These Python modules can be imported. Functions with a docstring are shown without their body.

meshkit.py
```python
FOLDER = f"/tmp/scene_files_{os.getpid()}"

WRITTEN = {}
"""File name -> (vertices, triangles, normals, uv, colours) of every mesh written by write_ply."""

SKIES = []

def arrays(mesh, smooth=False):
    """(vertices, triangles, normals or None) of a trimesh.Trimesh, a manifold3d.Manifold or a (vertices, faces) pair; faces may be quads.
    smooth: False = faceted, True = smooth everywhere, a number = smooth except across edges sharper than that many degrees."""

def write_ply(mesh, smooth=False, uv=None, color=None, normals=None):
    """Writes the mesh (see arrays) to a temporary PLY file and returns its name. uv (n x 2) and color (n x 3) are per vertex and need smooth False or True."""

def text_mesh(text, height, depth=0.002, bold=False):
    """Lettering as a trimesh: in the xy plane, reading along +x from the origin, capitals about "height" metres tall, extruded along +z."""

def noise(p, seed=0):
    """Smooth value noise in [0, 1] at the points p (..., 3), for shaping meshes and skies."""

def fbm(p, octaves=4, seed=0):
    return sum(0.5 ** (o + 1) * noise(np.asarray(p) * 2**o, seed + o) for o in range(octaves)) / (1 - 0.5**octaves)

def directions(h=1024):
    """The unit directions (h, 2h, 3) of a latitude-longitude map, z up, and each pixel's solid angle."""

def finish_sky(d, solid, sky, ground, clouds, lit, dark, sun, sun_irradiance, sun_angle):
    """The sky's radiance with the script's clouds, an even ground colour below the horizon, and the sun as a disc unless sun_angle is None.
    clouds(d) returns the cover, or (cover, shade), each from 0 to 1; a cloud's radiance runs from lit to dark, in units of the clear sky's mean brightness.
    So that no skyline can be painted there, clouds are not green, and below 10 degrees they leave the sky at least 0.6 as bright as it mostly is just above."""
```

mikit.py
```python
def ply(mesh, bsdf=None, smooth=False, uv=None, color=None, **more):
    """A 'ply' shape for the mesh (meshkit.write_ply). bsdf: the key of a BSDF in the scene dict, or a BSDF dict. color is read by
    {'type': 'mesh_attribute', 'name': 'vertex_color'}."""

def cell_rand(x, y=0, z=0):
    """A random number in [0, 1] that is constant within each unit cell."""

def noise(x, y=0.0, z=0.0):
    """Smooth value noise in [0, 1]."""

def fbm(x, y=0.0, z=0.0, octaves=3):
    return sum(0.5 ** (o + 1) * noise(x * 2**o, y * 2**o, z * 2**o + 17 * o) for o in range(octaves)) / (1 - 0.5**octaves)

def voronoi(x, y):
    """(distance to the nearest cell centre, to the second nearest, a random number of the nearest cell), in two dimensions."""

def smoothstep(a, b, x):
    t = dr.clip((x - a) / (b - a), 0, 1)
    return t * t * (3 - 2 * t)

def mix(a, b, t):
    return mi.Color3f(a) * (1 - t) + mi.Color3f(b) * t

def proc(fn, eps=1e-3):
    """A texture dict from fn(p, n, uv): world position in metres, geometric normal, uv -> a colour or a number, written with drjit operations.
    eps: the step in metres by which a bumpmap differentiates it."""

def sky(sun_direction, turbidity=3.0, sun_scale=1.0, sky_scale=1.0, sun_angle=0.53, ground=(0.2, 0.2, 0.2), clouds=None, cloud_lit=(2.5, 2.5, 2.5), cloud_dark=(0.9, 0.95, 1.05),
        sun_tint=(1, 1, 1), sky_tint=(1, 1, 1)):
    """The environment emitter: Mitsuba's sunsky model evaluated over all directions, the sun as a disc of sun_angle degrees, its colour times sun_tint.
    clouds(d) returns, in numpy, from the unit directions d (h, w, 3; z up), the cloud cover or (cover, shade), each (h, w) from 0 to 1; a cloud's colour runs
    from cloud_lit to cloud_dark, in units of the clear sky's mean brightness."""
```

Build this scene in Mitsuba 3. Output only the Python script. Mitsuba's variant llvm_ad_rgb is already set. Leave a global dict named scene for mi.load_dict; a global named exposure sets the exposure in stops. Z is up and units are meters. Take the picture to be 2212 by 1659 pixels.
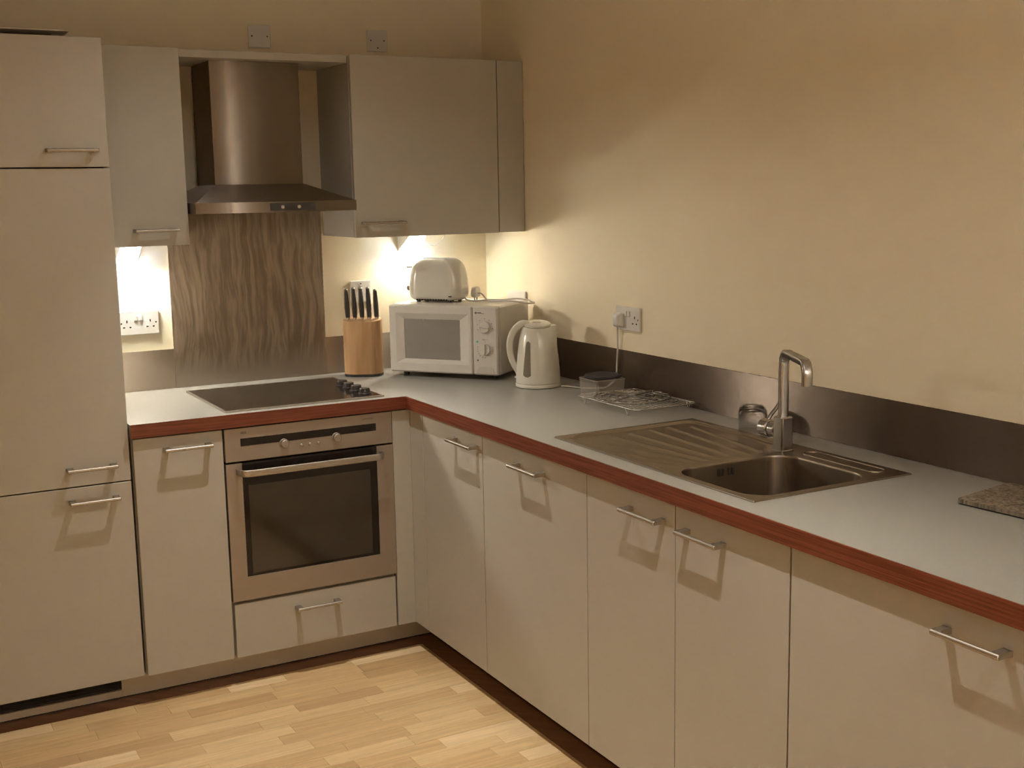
import math, random
import numpy as np
import trimesh
import manifold3d as m3
import shapely.geometry as sg
import drjit as dr
import mitsuba as mi
import mikit, meshkit
from mikit import proc, noise, fbm, cell_rand, smoothstep, mix

random.seed(7)
rng = np.random.default_rng(7)
T = mi.ScalarTransform4f
scene, labels = {}, {}

# ------------------------------------------------------------------ camera, light, exposure
EYE = np.array([-2.3149, -4.4015, 1.5993])
RIGHT = np.array([0.8744, -0.4849, -0.0178])
UP = np.array([0.0921, 0.1298, 0.9873])
FWD = np.array([0.4765, 0.8649, -0.1582])
FWD /= np.linalg.norm(FWD)
RIGHT = RIGHT - FWD * (RIGHT @ FWD); RIGHT /= np.linalg.norm(RIGHT)
UP = np.cross(RIGHT, FWD)
CM = np.eye(4)
CM[:3, 0], CM[:3, 1], CM[:3, 2], CM[:3, 3] = -RIGHT, UP, FWD, EYE
scene['camera'] = {'type': 'perspective', 'fov_axis': 'x', 'fov': math.degrees(2 * math.atan(1106 / 2622.0)),
                   'near_clip': 0.05, 'far_clip': 50.0, 'to_world': T(CM.tolist())}
exposure = 0.25
CEIL = 2.38
DOWNLIGHTS = [(-1.14, -1.11), (-1.12, -2.58), (-1.12, -4.05), (-3.10, -4.05), (-2.10, -5.50)]  # first two set by handle shadows; third unseen; last two added fill
DOWN_RGB = [620.0, 590.0, 530.0]
FILL_UPLIGHT_RGB = [1300.0, 1290.0, 1270.0]  # added fill lamp behind the camera
BEAM_RGB = [6.6, 6.2, 5.45]
UNDER_RGB = [(300.0, 275.0, 228.0), (128.0, 116.0, 95.0)]

# ------------------------------------------------------------------ mesh helpers
def cat(*ms):
    return trimesh.util.concatenate([m for m in ms if m is not None])

def box(x0, x1, y0, y1, z0, z1, b=0.0):
    x0, x1 = min(x0, x1), max(x0, x1); y0, y1 = min(y0, y1), max(y0, y1); z0, z1 = min(z0, z1), max(z0, z1)
    if b <= 0:
        m = trimesh.creation.box(extents=(x1 - x0, y1 - y0, z1 - z0))
        m.apply_translation(((x0 + x1) / 2, (y0 + y1) / 2, (z0 + z1) / 2)); return m
    b = min(b, (x1 - x0) / 2.01, (y1 - y0) / 2.01, (z1 - z0) / 2.01)
    p = []
    for x, dx in ((x0, b), (x1, -b)):
        for y, dy in ((y0, b), (y1, -b)):
            for z, dz in ((z0, b), (z1, -b)):
                p += [(x, y + dy, z + dz), (x + dx, y, z + dz), (x + dx, y + dy, z)]
    return trimesh.convex.convex_hull(np.array(p))

def to_tm(man):
    m = man.to_mesh()
    return trimesh.Trimesh(m.vert_properties[:, :3], m.tri_verts, process=False)

def to_man(tm):
    tm = trimesh.Trimesh(tm.vertices, tm.faces, process=True)
    return m3.Manifold(m3.Mesh(np.asarray(tm.vertices, np.float32), np.asarray(tm.faces, np.uint32)))

def prism(poly, z0, z1):
    m = trimesh.creation.extrude_polygon(poly, z1 - z0, engine='earcut')
    m.apply_translation((0, 0, z0)); return m

def rrect(x0, x1, y0, y1, r, n=8):
    return sg.box(min(x0, x1) + r, min(y0, y1) + r, max(x0, x1) - r, max(y0, y1) - r).buffer(r, quad_segs=n)

def frame(u, v, w, o):
    """mesh coordinates x,y,z go to directions u,v,w with origin o"""
    M = np.eye(4); M[:3, 0], M[:3, 1], M[:3, 2], M[:3, 3] = u, v, w, o
    return M

def placed(m, M):
    m = m.copy(); m.apply_transform(M)
    return m

def tube(pts, r, sides=10, closed=False, flat=None, side=None, cap=True):
    """sweep of a round (or flat: (half width along side, half thickness)) section along the points"""
    p = np.asarray(pts, float); n = len(p)
    if closed:
        t = np.roll(p, -1, 0) - np.roll(p, 1, 0)
    else:
        t = np.gradient(p, axis=0)
    t /= np.linalg.norm(t, axis=1, keepdims=True) + 1e-12
    if side is not None:
        a = np.tile(np.asarray(side, float), (n, 1)); a -= t * (a * t).sum(1, keepdims=True)
    else:
        a = np.zeros_like(p)
        ref = np.array([0, 0, 1.0]) if abs(t[0, 2]) < 0.9 else np.array([1.0, 0, 0])
        a[0] = np.cross(t[0], ref)
        for i in range(1, n):
            a[i] = a[i - 1] - t[i] * (a[i - 1] @ t[i])
    a /= np.linalg.norm(a, axis=1, keepdims=True) + 1e-12
    b = np.cross(t, a)
    ang = np.arange(sides) * 2 * np.pi / sides
    if flat is None:
        rr = np.broadcast_to(np.asarray(r, float), (n,))
        v = p[:, None] + rr[:, None, None] * (np.cos(ang)[None, :, None] * a[:, None] + np.sin(ang)[None, :, None] * b[:, None])
    else:
        f = np.asarray(flat, float)
        if f.ndim == 1: f = np.tile(f, (n, 1))
        ca, sa = np.cos(ang), np.sin(ang); e = 0.6
        ca = np.sign(ca) * np.abs(ca) ** e; sa = np.sign(sa) * np.abs(sa) ** e
        v = p[:, None] + f[:, 0][:, None, None] * ca[None, :, None] * a[:, None] + f[:, 1][:, None, None] * sa[None, :, None] * b[:, None]
    m = n if closed else n - 1
    i, j = np.meshgrid(np.arange(m), np.arange(sides), indexing='ij')
    i2 = (i + 1) % n; j2 = (j + 1) % sides
    q = np.stack([i * sides + j, i * sides + j2, i2 * sides + j2, i2 * sides + j], -1).reshape(-1, 4)
    V = v.reshape(-1, 3); F = np.vstack([q[:, [0, 1, 2]], q[:, [0, 2, 3]]])
    if not closed and cap:
        V = np.vstack([V, p[:1], p[-1:]])
        k = np.arange(sides)
        F = np.vstack([F, np.stack([(k + 1) % sides, k, k * 0 + n * sides], 1),
                       np.stack([(n - 1) * sides + k, (n - 1) * sides + (k + 1) % sides, k * 0 + n * sides + 1], 1)])
    tm = trimesh.Trimesh(V, F, process=False)
    if tm.volume < 0: tm.invert()
    return tm

def curve(pts, n=40):
    from scipy.interpolate import CubicSpline
    p = np.asarray(pts, float)
    d = np.concatenate([[0], np.cumsum(np.linalg.norm(np.diff(p, axis=0), axis=1))])
    return CubicSpline(d, p)(np.linspace(0, d[-1], n))

def lathe(prof, n=48, o=(0, 0, 0), axis=(0, 0, 1)):
    """prof: (r, z) from bottom to top, closed on the axis at both ends"""
    prof = np.asarray(prof, float)
    m = trimesh.creation.revolve(prof, sections=n)
    if m.volume < 0: m.invert()
    if tuple(axis) != (0, 0, 1):
        m.apply_transform(trimesh.geometry.align_vectors((0, 0, 1), axis))
    m.apply_translation(o); return m

def cyl(p0, p1, r, n=24, b=0.0):
    p0, p1 = np.asarray(p0, float), np.asarray(p1, float); L = np.linalg.norm(p1 - p0)
    b = min(b, r * 0.49, L * 0.49)
    prof = [(0, 0), (r - b, 0), (r, b), (r, L - b), (r - b, L), (0, L)] if b > 0 else [(0, 0), (r, 0), (r, L), (0, L)]
    return lathe(prof, n, p0, tuple((p1 - p0) / L))

def loft(rings, cap0=True, cap1=True):
    """rings: list of (n,3) arrays"""
    k, n = len(rings), len(rings[0])
    V = np.vstack(rings)
    i, j = np.meshgrid(np.arange(k - 1), np.arange(n), indexing='ij'); j2 = (j + 1) % n
    q = np.stack([i * n + j, i * n + j2, (i + 1) * n + j2, (i + 1) * n + j], -1).reshape(-1, 4)
    F = np.vstack([q[:, [0, 1, 2]], q[:, [0, 2, 3]]]); a = np.arange(n)
    if cap0:
        V = np.vstack([V, rings[0].mean(0)[None]]); F = np.vstack([F, np.stack([(a + 1) % n, a, a * 0 + len(V) - 1], 1)])
    if cap1:
        V = np.vstack([V, rings[-1].mean(0)[None]]); F = np.vstack([F, np.stack([(k - 1) * n + a, (k - 1) * n + (a + 1) % n, a * 0 + len(V) - 1], 1)])
    m = trimesh.Trimesh(V, F, process=False)
    if cap0 and cap1 and m.volume < 0: m.invert()
    return m

def rr_ring(cx, cy, hx, hy, r, z, n=12):
    """rounded rectangle ring with 4*(n+1) points"""
    r = min(r, hx, hy); p = []
    for k, (sx, sy) in enumerate(((1, 1), (-1, 1), (-1, -1), (1, -1))):
        for a in np.linspace(k * np.pi / 2, (k + 1) * np.pi / 2, n + 1):
            p.append((cx + sx * (hx - r) + r * math.cos(a), cy + sy * (hy - r) + r * math.sin(a), z))
    return np.array(p)

def text_on(text, h, o, right, up, depth=0.0006, bold=False, center=False):
    m = meshkit.text_mesh(text, h, depth, bold)
    if center: m.apply_translation((-(m.bounds[0][0] + m.bounds[1][0]) / 2, 0, 0))
    right, up = np.asarray(right, float), np.asarray(up, float)
    return placed(m, frame(right, up, np.cross(right, up), o))

# ------------------------------------------------------------------ scene entries
def key_for(k):
    if k not in scene and k not in labels: return k
    i = 1
    while f'{k}_{i:03d}' in scene or f'{k}_{i:03d}' in labels: i += 1
    return f'{k}_{i:03d}'

def add(name, mesh, mat, parent=None, smooth=False, label=None, uv=None, **more):
    k = key_for((parent + '__' if parent else '') + name)
    scene[k] = mikit.ply(mesh, mat, smooth, uv=uv, **more)
    if label: labels[k] = {'label': label}
    return k

def thing(name, label, category, group=None):
    k = key_for(name); labels[k] = {'label': label, 'category': category}
    if group: labels[k]['group'] = group
    return k

def solo(name, mesh, mat, label, category, group=None, smooth=False, **more):
    k = add(name, mesh, mat, None, smooth, **more)
    labels[k] = {'label': label, 'category': category}
    if group: labels[k]['group'] = group
    return k

def struct(name, mesh, mat, label, **more):
    k = add(name, mesh, mat, None, **more); labels[k] = {'label': label, 'kind': 'structure'}
    return k

# ------------------------------------------------------------------ materials
def rgb(*c): return {'type': 'rgb', 'value': list(c)}
def mat(name, d, two=True):
    scene[name] = {'type': 'twosided', 'bsdf': d} if two else d
    return name
def plastic(name, c, rough=0.4, spec=0.5, **k):
    return mat(name, {'type': 'principled', 'base_color': c if isinstance(c, dict) else rgb(*c), 'roughness': rough, 'specular': spec, **k})
def metal(name, c, au, av=None):
    d = {'type': 'roughconductor', 'material': 'none', 'distribution': 'ggx', 'specular_reflectance': c if isinstance(c, dict) else rgb(*c)}
    if av is None: d['alpha'] = au
    else: d['alpha_u'], d['alpha_v'] = au, av
    return mat(name, d)

def f_paint(p, n, uv):
    s = fbm(p.x * 3.1 + p.y * 2.7, p.z * 3.0, 2.0) - 0.5
    return mi.Color3f(0.78, 0.695, 0.53) * (1 + 0.05 * s)
def f_edge(p, n, uv):
    s = fbm((p.x + p.y * 0.7) * 9, p.z * 420, 3.0)
    g = fbm((p.x + p.y * 0.8) * 30, p.z * 900, 7.0)
    return mix((0.092, 0.018, 0.008), (0.155, 0.037, 0.017), smoothstep(0.3, 0.7, s)) * (0.8 + 0.4 * g)
def f_splash(p, n, uv):
    w = p.x + 0.012 * fbm(p.x * 14, p.z * 12, 1.0) + 0.07 * (fbm(p.x * 4, p.z * 3.5, 4.0) - 0.5)
    s = fbm(w * 75, p.z * 7.0 + fbm(p.x * 14, p.z * 14, 2.0), 5.0)
    s2 = fbm(w * 190, p.z * 16.0, 8.0)
    b = fbm(p.x * 7, p.z * 5, 9.0)
    up = smoothstep(0.93, 1.03, p.z + 0.05 * (b - 0.5))
    t = smoothstep(0.32, 0.68, s * 0.5 + s2 * 0.28 + b * 0.22)
    return mix((0.25, 0.215, 0.18), mix((0.155, 0.118, 0.086), (0.275, 0.225, 0.172), t), up)
def f_granite(p, n, uv):
    a = cell_rand(p.x * 420, p.y * 420, 1); b = noise(p.x * 190, p.y * 190, 3.0); c = noise(p.x * 70, p.y * 70, 8.0)
    return mix((0.035, 0.028, 0.02), (0.25, 0.205, 0.15), dr.clip(0.35 * a + 0.75 * b + 0.3 * c - 0.25, 0, 1))
def f_block(p, n, uv):
    s = fbm(p.x * 55 + 2 * fbm(p.x * 8, p.z * 3, 1.0), p.z * 3.5, p.y * 20)
    return mix((0.33, 0.185, 0.09), (0.46, 0.285, 0.155), smoothstep(0.25, 0.75, s))
def make_wood(c, seed):
    def f(p, n, uv):
        g = fbm(p.x * 7 + seed, p.y * 150 + 3 * fbm(p.x * 3, p.y * 12, seed * 1.0), seed * 3.0)
        h = fbm(p.x * 40, p.y * 420, seed * 5.0)
        return mi.Color3f(*c) * (0.80 + 0.30 * g + 0.12 * h)
    return f
def f_dark(p, n, uv):
    g = fbm(p.x * 40 + p.y * 40, 3.0 * p.x, 2.0)
    return mix((0.115, 0.042, 0.016), (0.20, 0.082, 0.034), g)
def f_parquet(p, n, uv):
    r = dr.floor(p.y / 0.066)
    c = cell_rand(dr.floor(p.x / 0.31 + r * 0.37), r, 3)
    return mix((0.40, 0.235, 0.105), (0.60, 0.39, 0.19), c) * (0.85 + 0.3 * fbm(p.x * 7, p.y * 150, 1.0))
def f_floor_far(p, n, uv): return f_parquet(p, n, uv)
def f_laminate(p, n, uv):
    return mi.Color3f(0.225, 0.222, 0.206) * (0.97 + 0.06 * cell_rand(p.x * 700, p.y * 700, 2))

plastic('m_paint', proc(f_paint), 0.75, 0.2)
mat('m_ceiling', {'type': 'diffuse', 'reflectance': rgb(0.80, 0.80, 0.78)})
plastic('m_door', (0.405, 0.385, 0.345), 0.42, 0.35)
plastic('m_carcass', (0.36, 0.34, 0.30), 0.5, 0.3)
plastic('m_plinth', (0.56, 0.51, 0.44), 0.5, 0.3)
plastic('m_laminate', proc(f_laminate), 0.33, 0.45)
plastic('m_edge', proc(f_edge), 0.38, 0.4)
metal('m_brushed', (0.56, 0.50, 0.43), 0.10, 0.40)
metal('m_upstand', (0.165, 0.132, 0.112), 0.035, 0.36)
metal('m_upstand_lamplit', (0.36, 0.305, 0.25), 0.10, 0.42)  # same steel as the strip behind the sink, lightened to stand for lamp light
metal('m_hood', (0.235, 0.20, 0.17), 0.05, 0.40)
metal('m_sink', (0.34, 0.295, 0.25), 0.10)
metal('m_handle', (0.47, 0.43, 0.385), 0.18)
metal('m_chrome', (0.46, 0.445, 0.435), 0.04)
metal('m_wire', (0.72, 0.70, 0.66), 0.12)
metal('m_oven', (0.43, 0.375, 0.33), 0.34)
plastic('m_splash', proc(f_splash), 0.42, 0.5, metallic=0.72)
plastic('m_black_glass', (0.010, 0.008, 0.007), 0.06, 0.2)
plastic('m_hob_glass', (0.013, 0.010, 0.008), 0.07, 0.16)
plastic('m_oven_glass', (0.024, 0.019, 0.014), 0.09, 0.5)
plastic('m_black', (0.014, 0.013, 0.014), 0.35, 0.4)
plastic('m_dark_void', (0.02, 0.016, 0.013), 0.8, 0.1)
plastic('m_white', (0.62, 0.60, 0.56), 0.28, 0.5)
plastic('m_cream', (0.63, 0.62, 0.55), 0.20, 0.5)
plastic('m_toaster', (0.62, 0.61, 0.56), 0.14, 0.5)
plastic('m_microwave', (0.60, 0.58, 0.55), 0.25, 0.45)
plastic('m_mwframe', (0.52, 0.50, 0.47), 0.35, 0.4)
plastic('m_gauge', (0.16, 0.145, 0.11), 0.12, 0.5)
plastic('m_print', (0.16, 0.15, 0.15), 0.5, 0.2)
plastic('m_print_pale', (0.42, 0.39, 0.37), 0.5, 0.2)
plastic('m_print_red', (0.60, 0.30, 0.24), 0.5, 0.2)
plastic('m_green', (0.05, 0.38, 0.28), 0.4, 0.4)
plastic('m_block', proc(f_block), 0.4, 0.4)
plastic('m_granite', proc(f_granite), 0.3, 0.5)
plastic('m_lid', (0.025, 0.022, 0.03), 0.3, 0.4)
plastic('m_floor', proc(f_floor_far), 0.36, 0.4)
plastic('m_dark_strip', proc(f_dark), 0.4, 0.4)
TONES = [(0.46, 0.30, 0.15), (0.52, 0.35, 0.18), (0.57, 0.40, 0.21), (0.61, 0.435, 0.235), (0.69, 0.51, 0.30), (0.545, 0.37, 0.19)]
for i, c in enumerate(TONES): plastic(f'm_strip_{i}', proc(make_wood(c, i + 1.0)), 0.34, 0.4)
mat('m_glass', {'type': 'dielectric', 'int_ior': 1.5}, two=False)
mat('m_tub', {'type': 'blendbsdf', 'weight': 0.16, 'a': {'type': 'thindielectric', 'int_ior': 1.5}, 'b': {'type': 'twosided', 'bsdf': {'type': 'diffuse', 'reflectance': rgb(0.7, 0.66, 0.6)}}}, two=False)
mat('m_screen', {'type': 'blendbsdf', 'weight': 0.5, 'a': {'type': 'thindielectric', 'int_ior': 1.5}, 'b': {'type': 'twosided', 'bsdf': {'type': 'principled', 'base_color': rgb(0.46, 0.43, 0.40), 'roughness': 0.3}}}, two=False)
mat('m_can', {'type': 'diffuse', 'reflectance': rgb(0.35, 0.35, 0.35)})

# ------------------------------------------------------------------ room dimensions (fitted)
H, TH = 0.91, 0.0421                 # worktop top, thickness
YW, XW = -0.6545, -0.6666            # worktop front edges
YB, XR = -0.6418, -0.6463            # door planes of the two base runs
XT, YT = -1.5838, -0.6324            # tall cabinet: right side, door plane
XTL = -2.172
PZ = 0.0987                          # bottom of base doors
DT = 0.018
YEND = -3.80                         # the right run goes on out of frame
RM = dict(x0=-4.4, y0=-6.2)

# ------------------------------------------------------------------ shell
x0, y0 = RM['x0'], RM['y0']
struct('wall_back', box(x0 - .1, .1, 0, .1, -.05, CEIL + .1), 'm_paint', 'cream painted back wall behind the hob')
struct('wall_right', box(0, .1, y0 - .1, 0, -.05, CEIL + .1), 'm_paint', 'cream painted wall behind the sink')
struct('wall_left', box(x0 - .1, x0, y0 - .1, 0, -.05, CEIL + .1), 'm_paint', 'cream painted left wall')
struct('wall_front', box(x0, 0, y0 - .1, y0, -.05, CEIL + .1), 'm_paint', 'cream painted wall behind the camera')
cp = sg.box(x0, y0, 0, 0)
for x, y in DOWNLIGHTS: cp = cp.difference(sg.Point(x, y).buffer(0.046, quad_segs=12))
struct('ceiling', prism(cp, CEIL, CEIL + 0.02), 'm_ceiling', 'off-white ceiling')

# floor: a slab with a laid field of wooden strips and a dark border
FX0, FX1, FY0, FY1 = -2.50, -0.612, -2.42, -0.607
far = sg.box(x0, y0, 0, 0).difference(sg.box(FX0, FY0, -0.52, -0.51))
floor = struct('floor', cat(box(x0, 0, y0, 0, -.03, -.0065), prism(far, -.0064, -0.0004)), 'm_floor', 'light wooden strip floor')
row, y = 0, FY1
RW = 0.0655
strips = {}
while y > FY0 + .001:
    ya = max(y - RW, FY0); x = FX0 + (0 if row % 3 else 0)
    x = FX1
    L = rng.uniform(.08, .40)
    while x > FX0 + .001:
        xa = max(x - L, FX0)
        if xa - FX0 < .05: xa = FX0
        dz = -rng.uniform(0, .0003)
        add('strip', box(xa + .0002, x - .0002, ya + .0002, y - .0002, -.0062, dz, .0004), f'm_strip_{rng.choice(6, p=[.13,.2,.2,.2,.12,.15])}', floor)
        x = xa; L = rng.uniform(.19, .42)
    y = ya; row += 1
for a, b in ((-2.5, -1.56), (-1.56, -.545)):
    add('border_strip', box(a + .0003, b - .0003, -.6065, -.52, -.0062, .0004, .0004), 'm_dark_strip', floor, label='dark wooden border strip' if a < -2 else None)
for a, b in ((-1.36, -.6068), (-2.42, -1.36)):
    add('border_strip', box(-.6115, -.525, a + .0003, b - .0003, -.0062, .0004, .0004), 'm_dark_strip', floor)

# ------------------------------------------------------------------ cabinet helpers
def carcass(x0, x1, y0, y1, z0, z1, back='y1', t=0.016, top=False):
    """open box of panels; y1/x1 = the back side"""
    ps = []
    if back == 'y1':
        ps += [box(x0, x0 + t, y0, y1, z0, z1), box(x1 - t, x1, y0, y1, z0, z1), box(x0 + t, x1 - t, y0, y1, z0, z0 + t), box(x0 + t, x1 - t, y1 - .006, y1, z0 + t, z1)]
        if top: ps.append(box(x0 + t, x1 - t, y0, y1 - .006, z1 - t, z1))
        else: ps.append(box(x0 + t, x1 - t, y0, y0 + .06, z1 - t, z1))
    else:
        ps += [box(x0, x1, y0, y0 + t, z0, z1), box(x0, x1, y1 - t, y1, z0, z1), box(x0, x1, y0 + t, y1 - t, z0, z0 + t), box(x1 - .006, x1, y0 + t, y1 - t, z0 + t, z1),
               box(x0, x0 + .06, y0 + t, y1 - t, z1 - t, z1)]
    return cat(*ps)

def handle(a, b, nrm, stand=0.032, r=0.0055):
    """bar handle between bar ends a and b (points on the door plane), standing off along nrm"""
    a, b, nrm = np.asarray(a, float), np.asarray(b, float), np.asarray(nrm, float)
    d = (b - a) / np.linalg.norm(b - a); up = np.array([0, 0, 1.0])
    bar = cyl(a + nrm * stand, b + nrm * stand, r, 16, .0012)
    ms = [bar]
    for p, s in ((a, 1), (b, -1)):
        poly = sg.Polygon([(-.0005, 0), (.019, 0), (.019, stand - .004), (.014, stand + .002), (.0015, stand + .002), (.0015, .5 * stand)])
        f = prism(poly, -.0055, .0055)
        u = d * s; w = np.cross(u, nrm)
        ms.append(placed(f, frame(u, nrm, w, p)))
        if ms[-1].volume < 0: ms[-1].invert()
    return cat(*ms)

NY, NX = (0, -1, 0), (-1, 0, 0)
def door_y(parent, x0, x1, z0, z1, yf, h=None, name='door', g=.0015):
    d = add(name, box(x0 + g, x1 - g, yf, yf + DT, z0, z1, .0012), 'm_door', parent)
    if h: add('handle', handle((h[0], yf, h[2]), (h[1], yf, h[2]), NY), 'm_handle', d, smooth=35, label='brushed steel bar handle')
    return d
def door_x(parent, y0, y1, z0, z1, h=None, name='door', g=.0015):
    d = add(name, box(XR, XR + DT, y0 + g, y1 - g, z0, z1, .0012), 'm_door', parent)
    if h: add('handle', handle((XR, h[0], h[2]), (XR, h[1], h[2]), NX), 'm_handle', d, smooth=35, label='brushed steel bar handle')
    return d

# ------------------------------------------------------------------ tall cabinet at the left
k = thing('tall_cabinet', 'tall cream cabinet with three handled doors at the left edge of the kitchen', 'cabinet')
add('carcass', carcass(XTL, XT, YT + DT + .002, -.004, PZ, 2.052, top=True), 'm_carcass', k)
door_y(k, XTL, XT, PZ, .7325, YT, (-1.772, -1.625, .689))
door_y(k, XTL, XT, .7363, 1.683, YT, (-1.773, -1.626, .790))
door_y(k, XTL, XT, 1.6865, 2.058, YT, (-1.762, -1.617, 1.7345))
k = thing('board', 'thin dark strip just above the top of the tall cabinet', 'board')
add('panel', box(-1.930, -1.662, -.58, -.22, 2.0770, 2.0815, .001), 'm_plinth', k)  # drawn for a thin dark line above the cabinet top
for x in (-1.90, -1.70): add('batten', box(x, x + .02, -.50, -.24, 2.0522, 2.0768), 'm_plinth', k)

# ------------------------------------------------------------------ base run along the back wall
XA, XO = -1.2930, -0.7150
zt = H - TH - .002
k = thing('base_cabinet', 'narrow cream base cabinet between the tall cabinet and the oven', 'cabinet')
add('carcass', carcass(XT + .006, XA - .001, YB + DT + .002, -.01, PZ, zt - .002), 'm_carcass', k)
door_y(k, XT + .007, XA - .003, PZ, zt - .004, YB, (-1.4855, -1.3355, .8215))

k = thing('drawer_cabinet', 'cream cabinet with one shallow handled drawer below the oven', 'cabinet')
add('carcass', carcass(XA, XO, YB + DT + .002, -.01, PZ, .2855, top=True), 'm_carcass', k)
d = door_y(k, XA + .003, XO - .003, PZ, .2795, YB, (-1.086, -.9305, .2345), name='drawer')

# oven
OX0, OX1, OY = -1.2925, -0.7155, -0.645
k = thing('oven', 'built-in stainless steel oven with a dark glass door', 'oven')
add('body', box(OX0 + .02, OX1 - .02, OY + .024, -.06, .288, .858), 'm_dark_void', k)
pnl = add('control_panel', box(OX0, OX1, OY, OY + .022, .7535, .8625, .0015), 'm_oven', k)
dw = add('display', box(-1.2412, -.7745, OY - .0012, OY + .002, .8025, .8274, .0005), 'm_black_glass', pnl, label='black display strip')
for x in (-1.0979, -.9172):
    add('knob', cat(cyl((x, OY + .001, .7955), (x, OY - .003, .7955), .0165, 32, .001), cyl((x, OY - .002, .7955), (x, OY - .017, .7955), .0138, 32, .002)), 'm_oven', pnl, smooth=30)
for x in (-1.038, -1.0085, -.9795):
    add('button', cyl((x, OY + .001, .7826), (x, OY - .004, .7826), .0058, 20, .0015), 'm_oven', pnl, smooth=30)
add('lettering', cat(text_on('AEG', .0068, (-1.2395, OY - .0002, .8428), (1, 0, 0), (0, 0, 1), bold=True), text_on('COMPETENCE', .0045, (-.8272, OY - .0002, .8438), (1, 0, 0), (0, 0, 1))), 'm_print', pnl, label='small dark lettering')
# door: steel frame with an open top between the uprights, dark glass
fr = sg.box(OX0, .2905, OX1, .7478).difference(sg.box(-1.2405, .3685, -.7745, .7500))
dr_ = prism(fr, 0, .022); dr_ = placed(dr_, frame((1, 0, 0), (0, 0, 1), (0, -1, 0), (0, OY + .022, 0)))
dk = add('door', dr_, 'm_oven', k)
add('glass', box(-1.2400, -.7750, OY + .003, OY + .012, .3690, .7475), 'm_black_glass', dk, label='dark glass pane')
add('window', box(-1.222, -.800, OY + .0012, OY + .004, .3780, .6720), 'm_oven_glass', dk)
hp = curve([(-1.2565, OY + .001, .7215), (-1.2565, OY - .022, .7212), (-1.2465, OY - .040, .7210), (-1.228, OY - .046, .7208)], 14)
hp2 = np.array([(x, OY - .046, .7208 - .0006) for x in np.linspace(-1.225, -.793, 24)])
hp3 = curve([(-.790, OY - .046, .7202), (-.771, OY - .040, .720), (-.761, OY - .022, .7198), (-.761, OY + .001, .7196)], 14)
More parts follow.
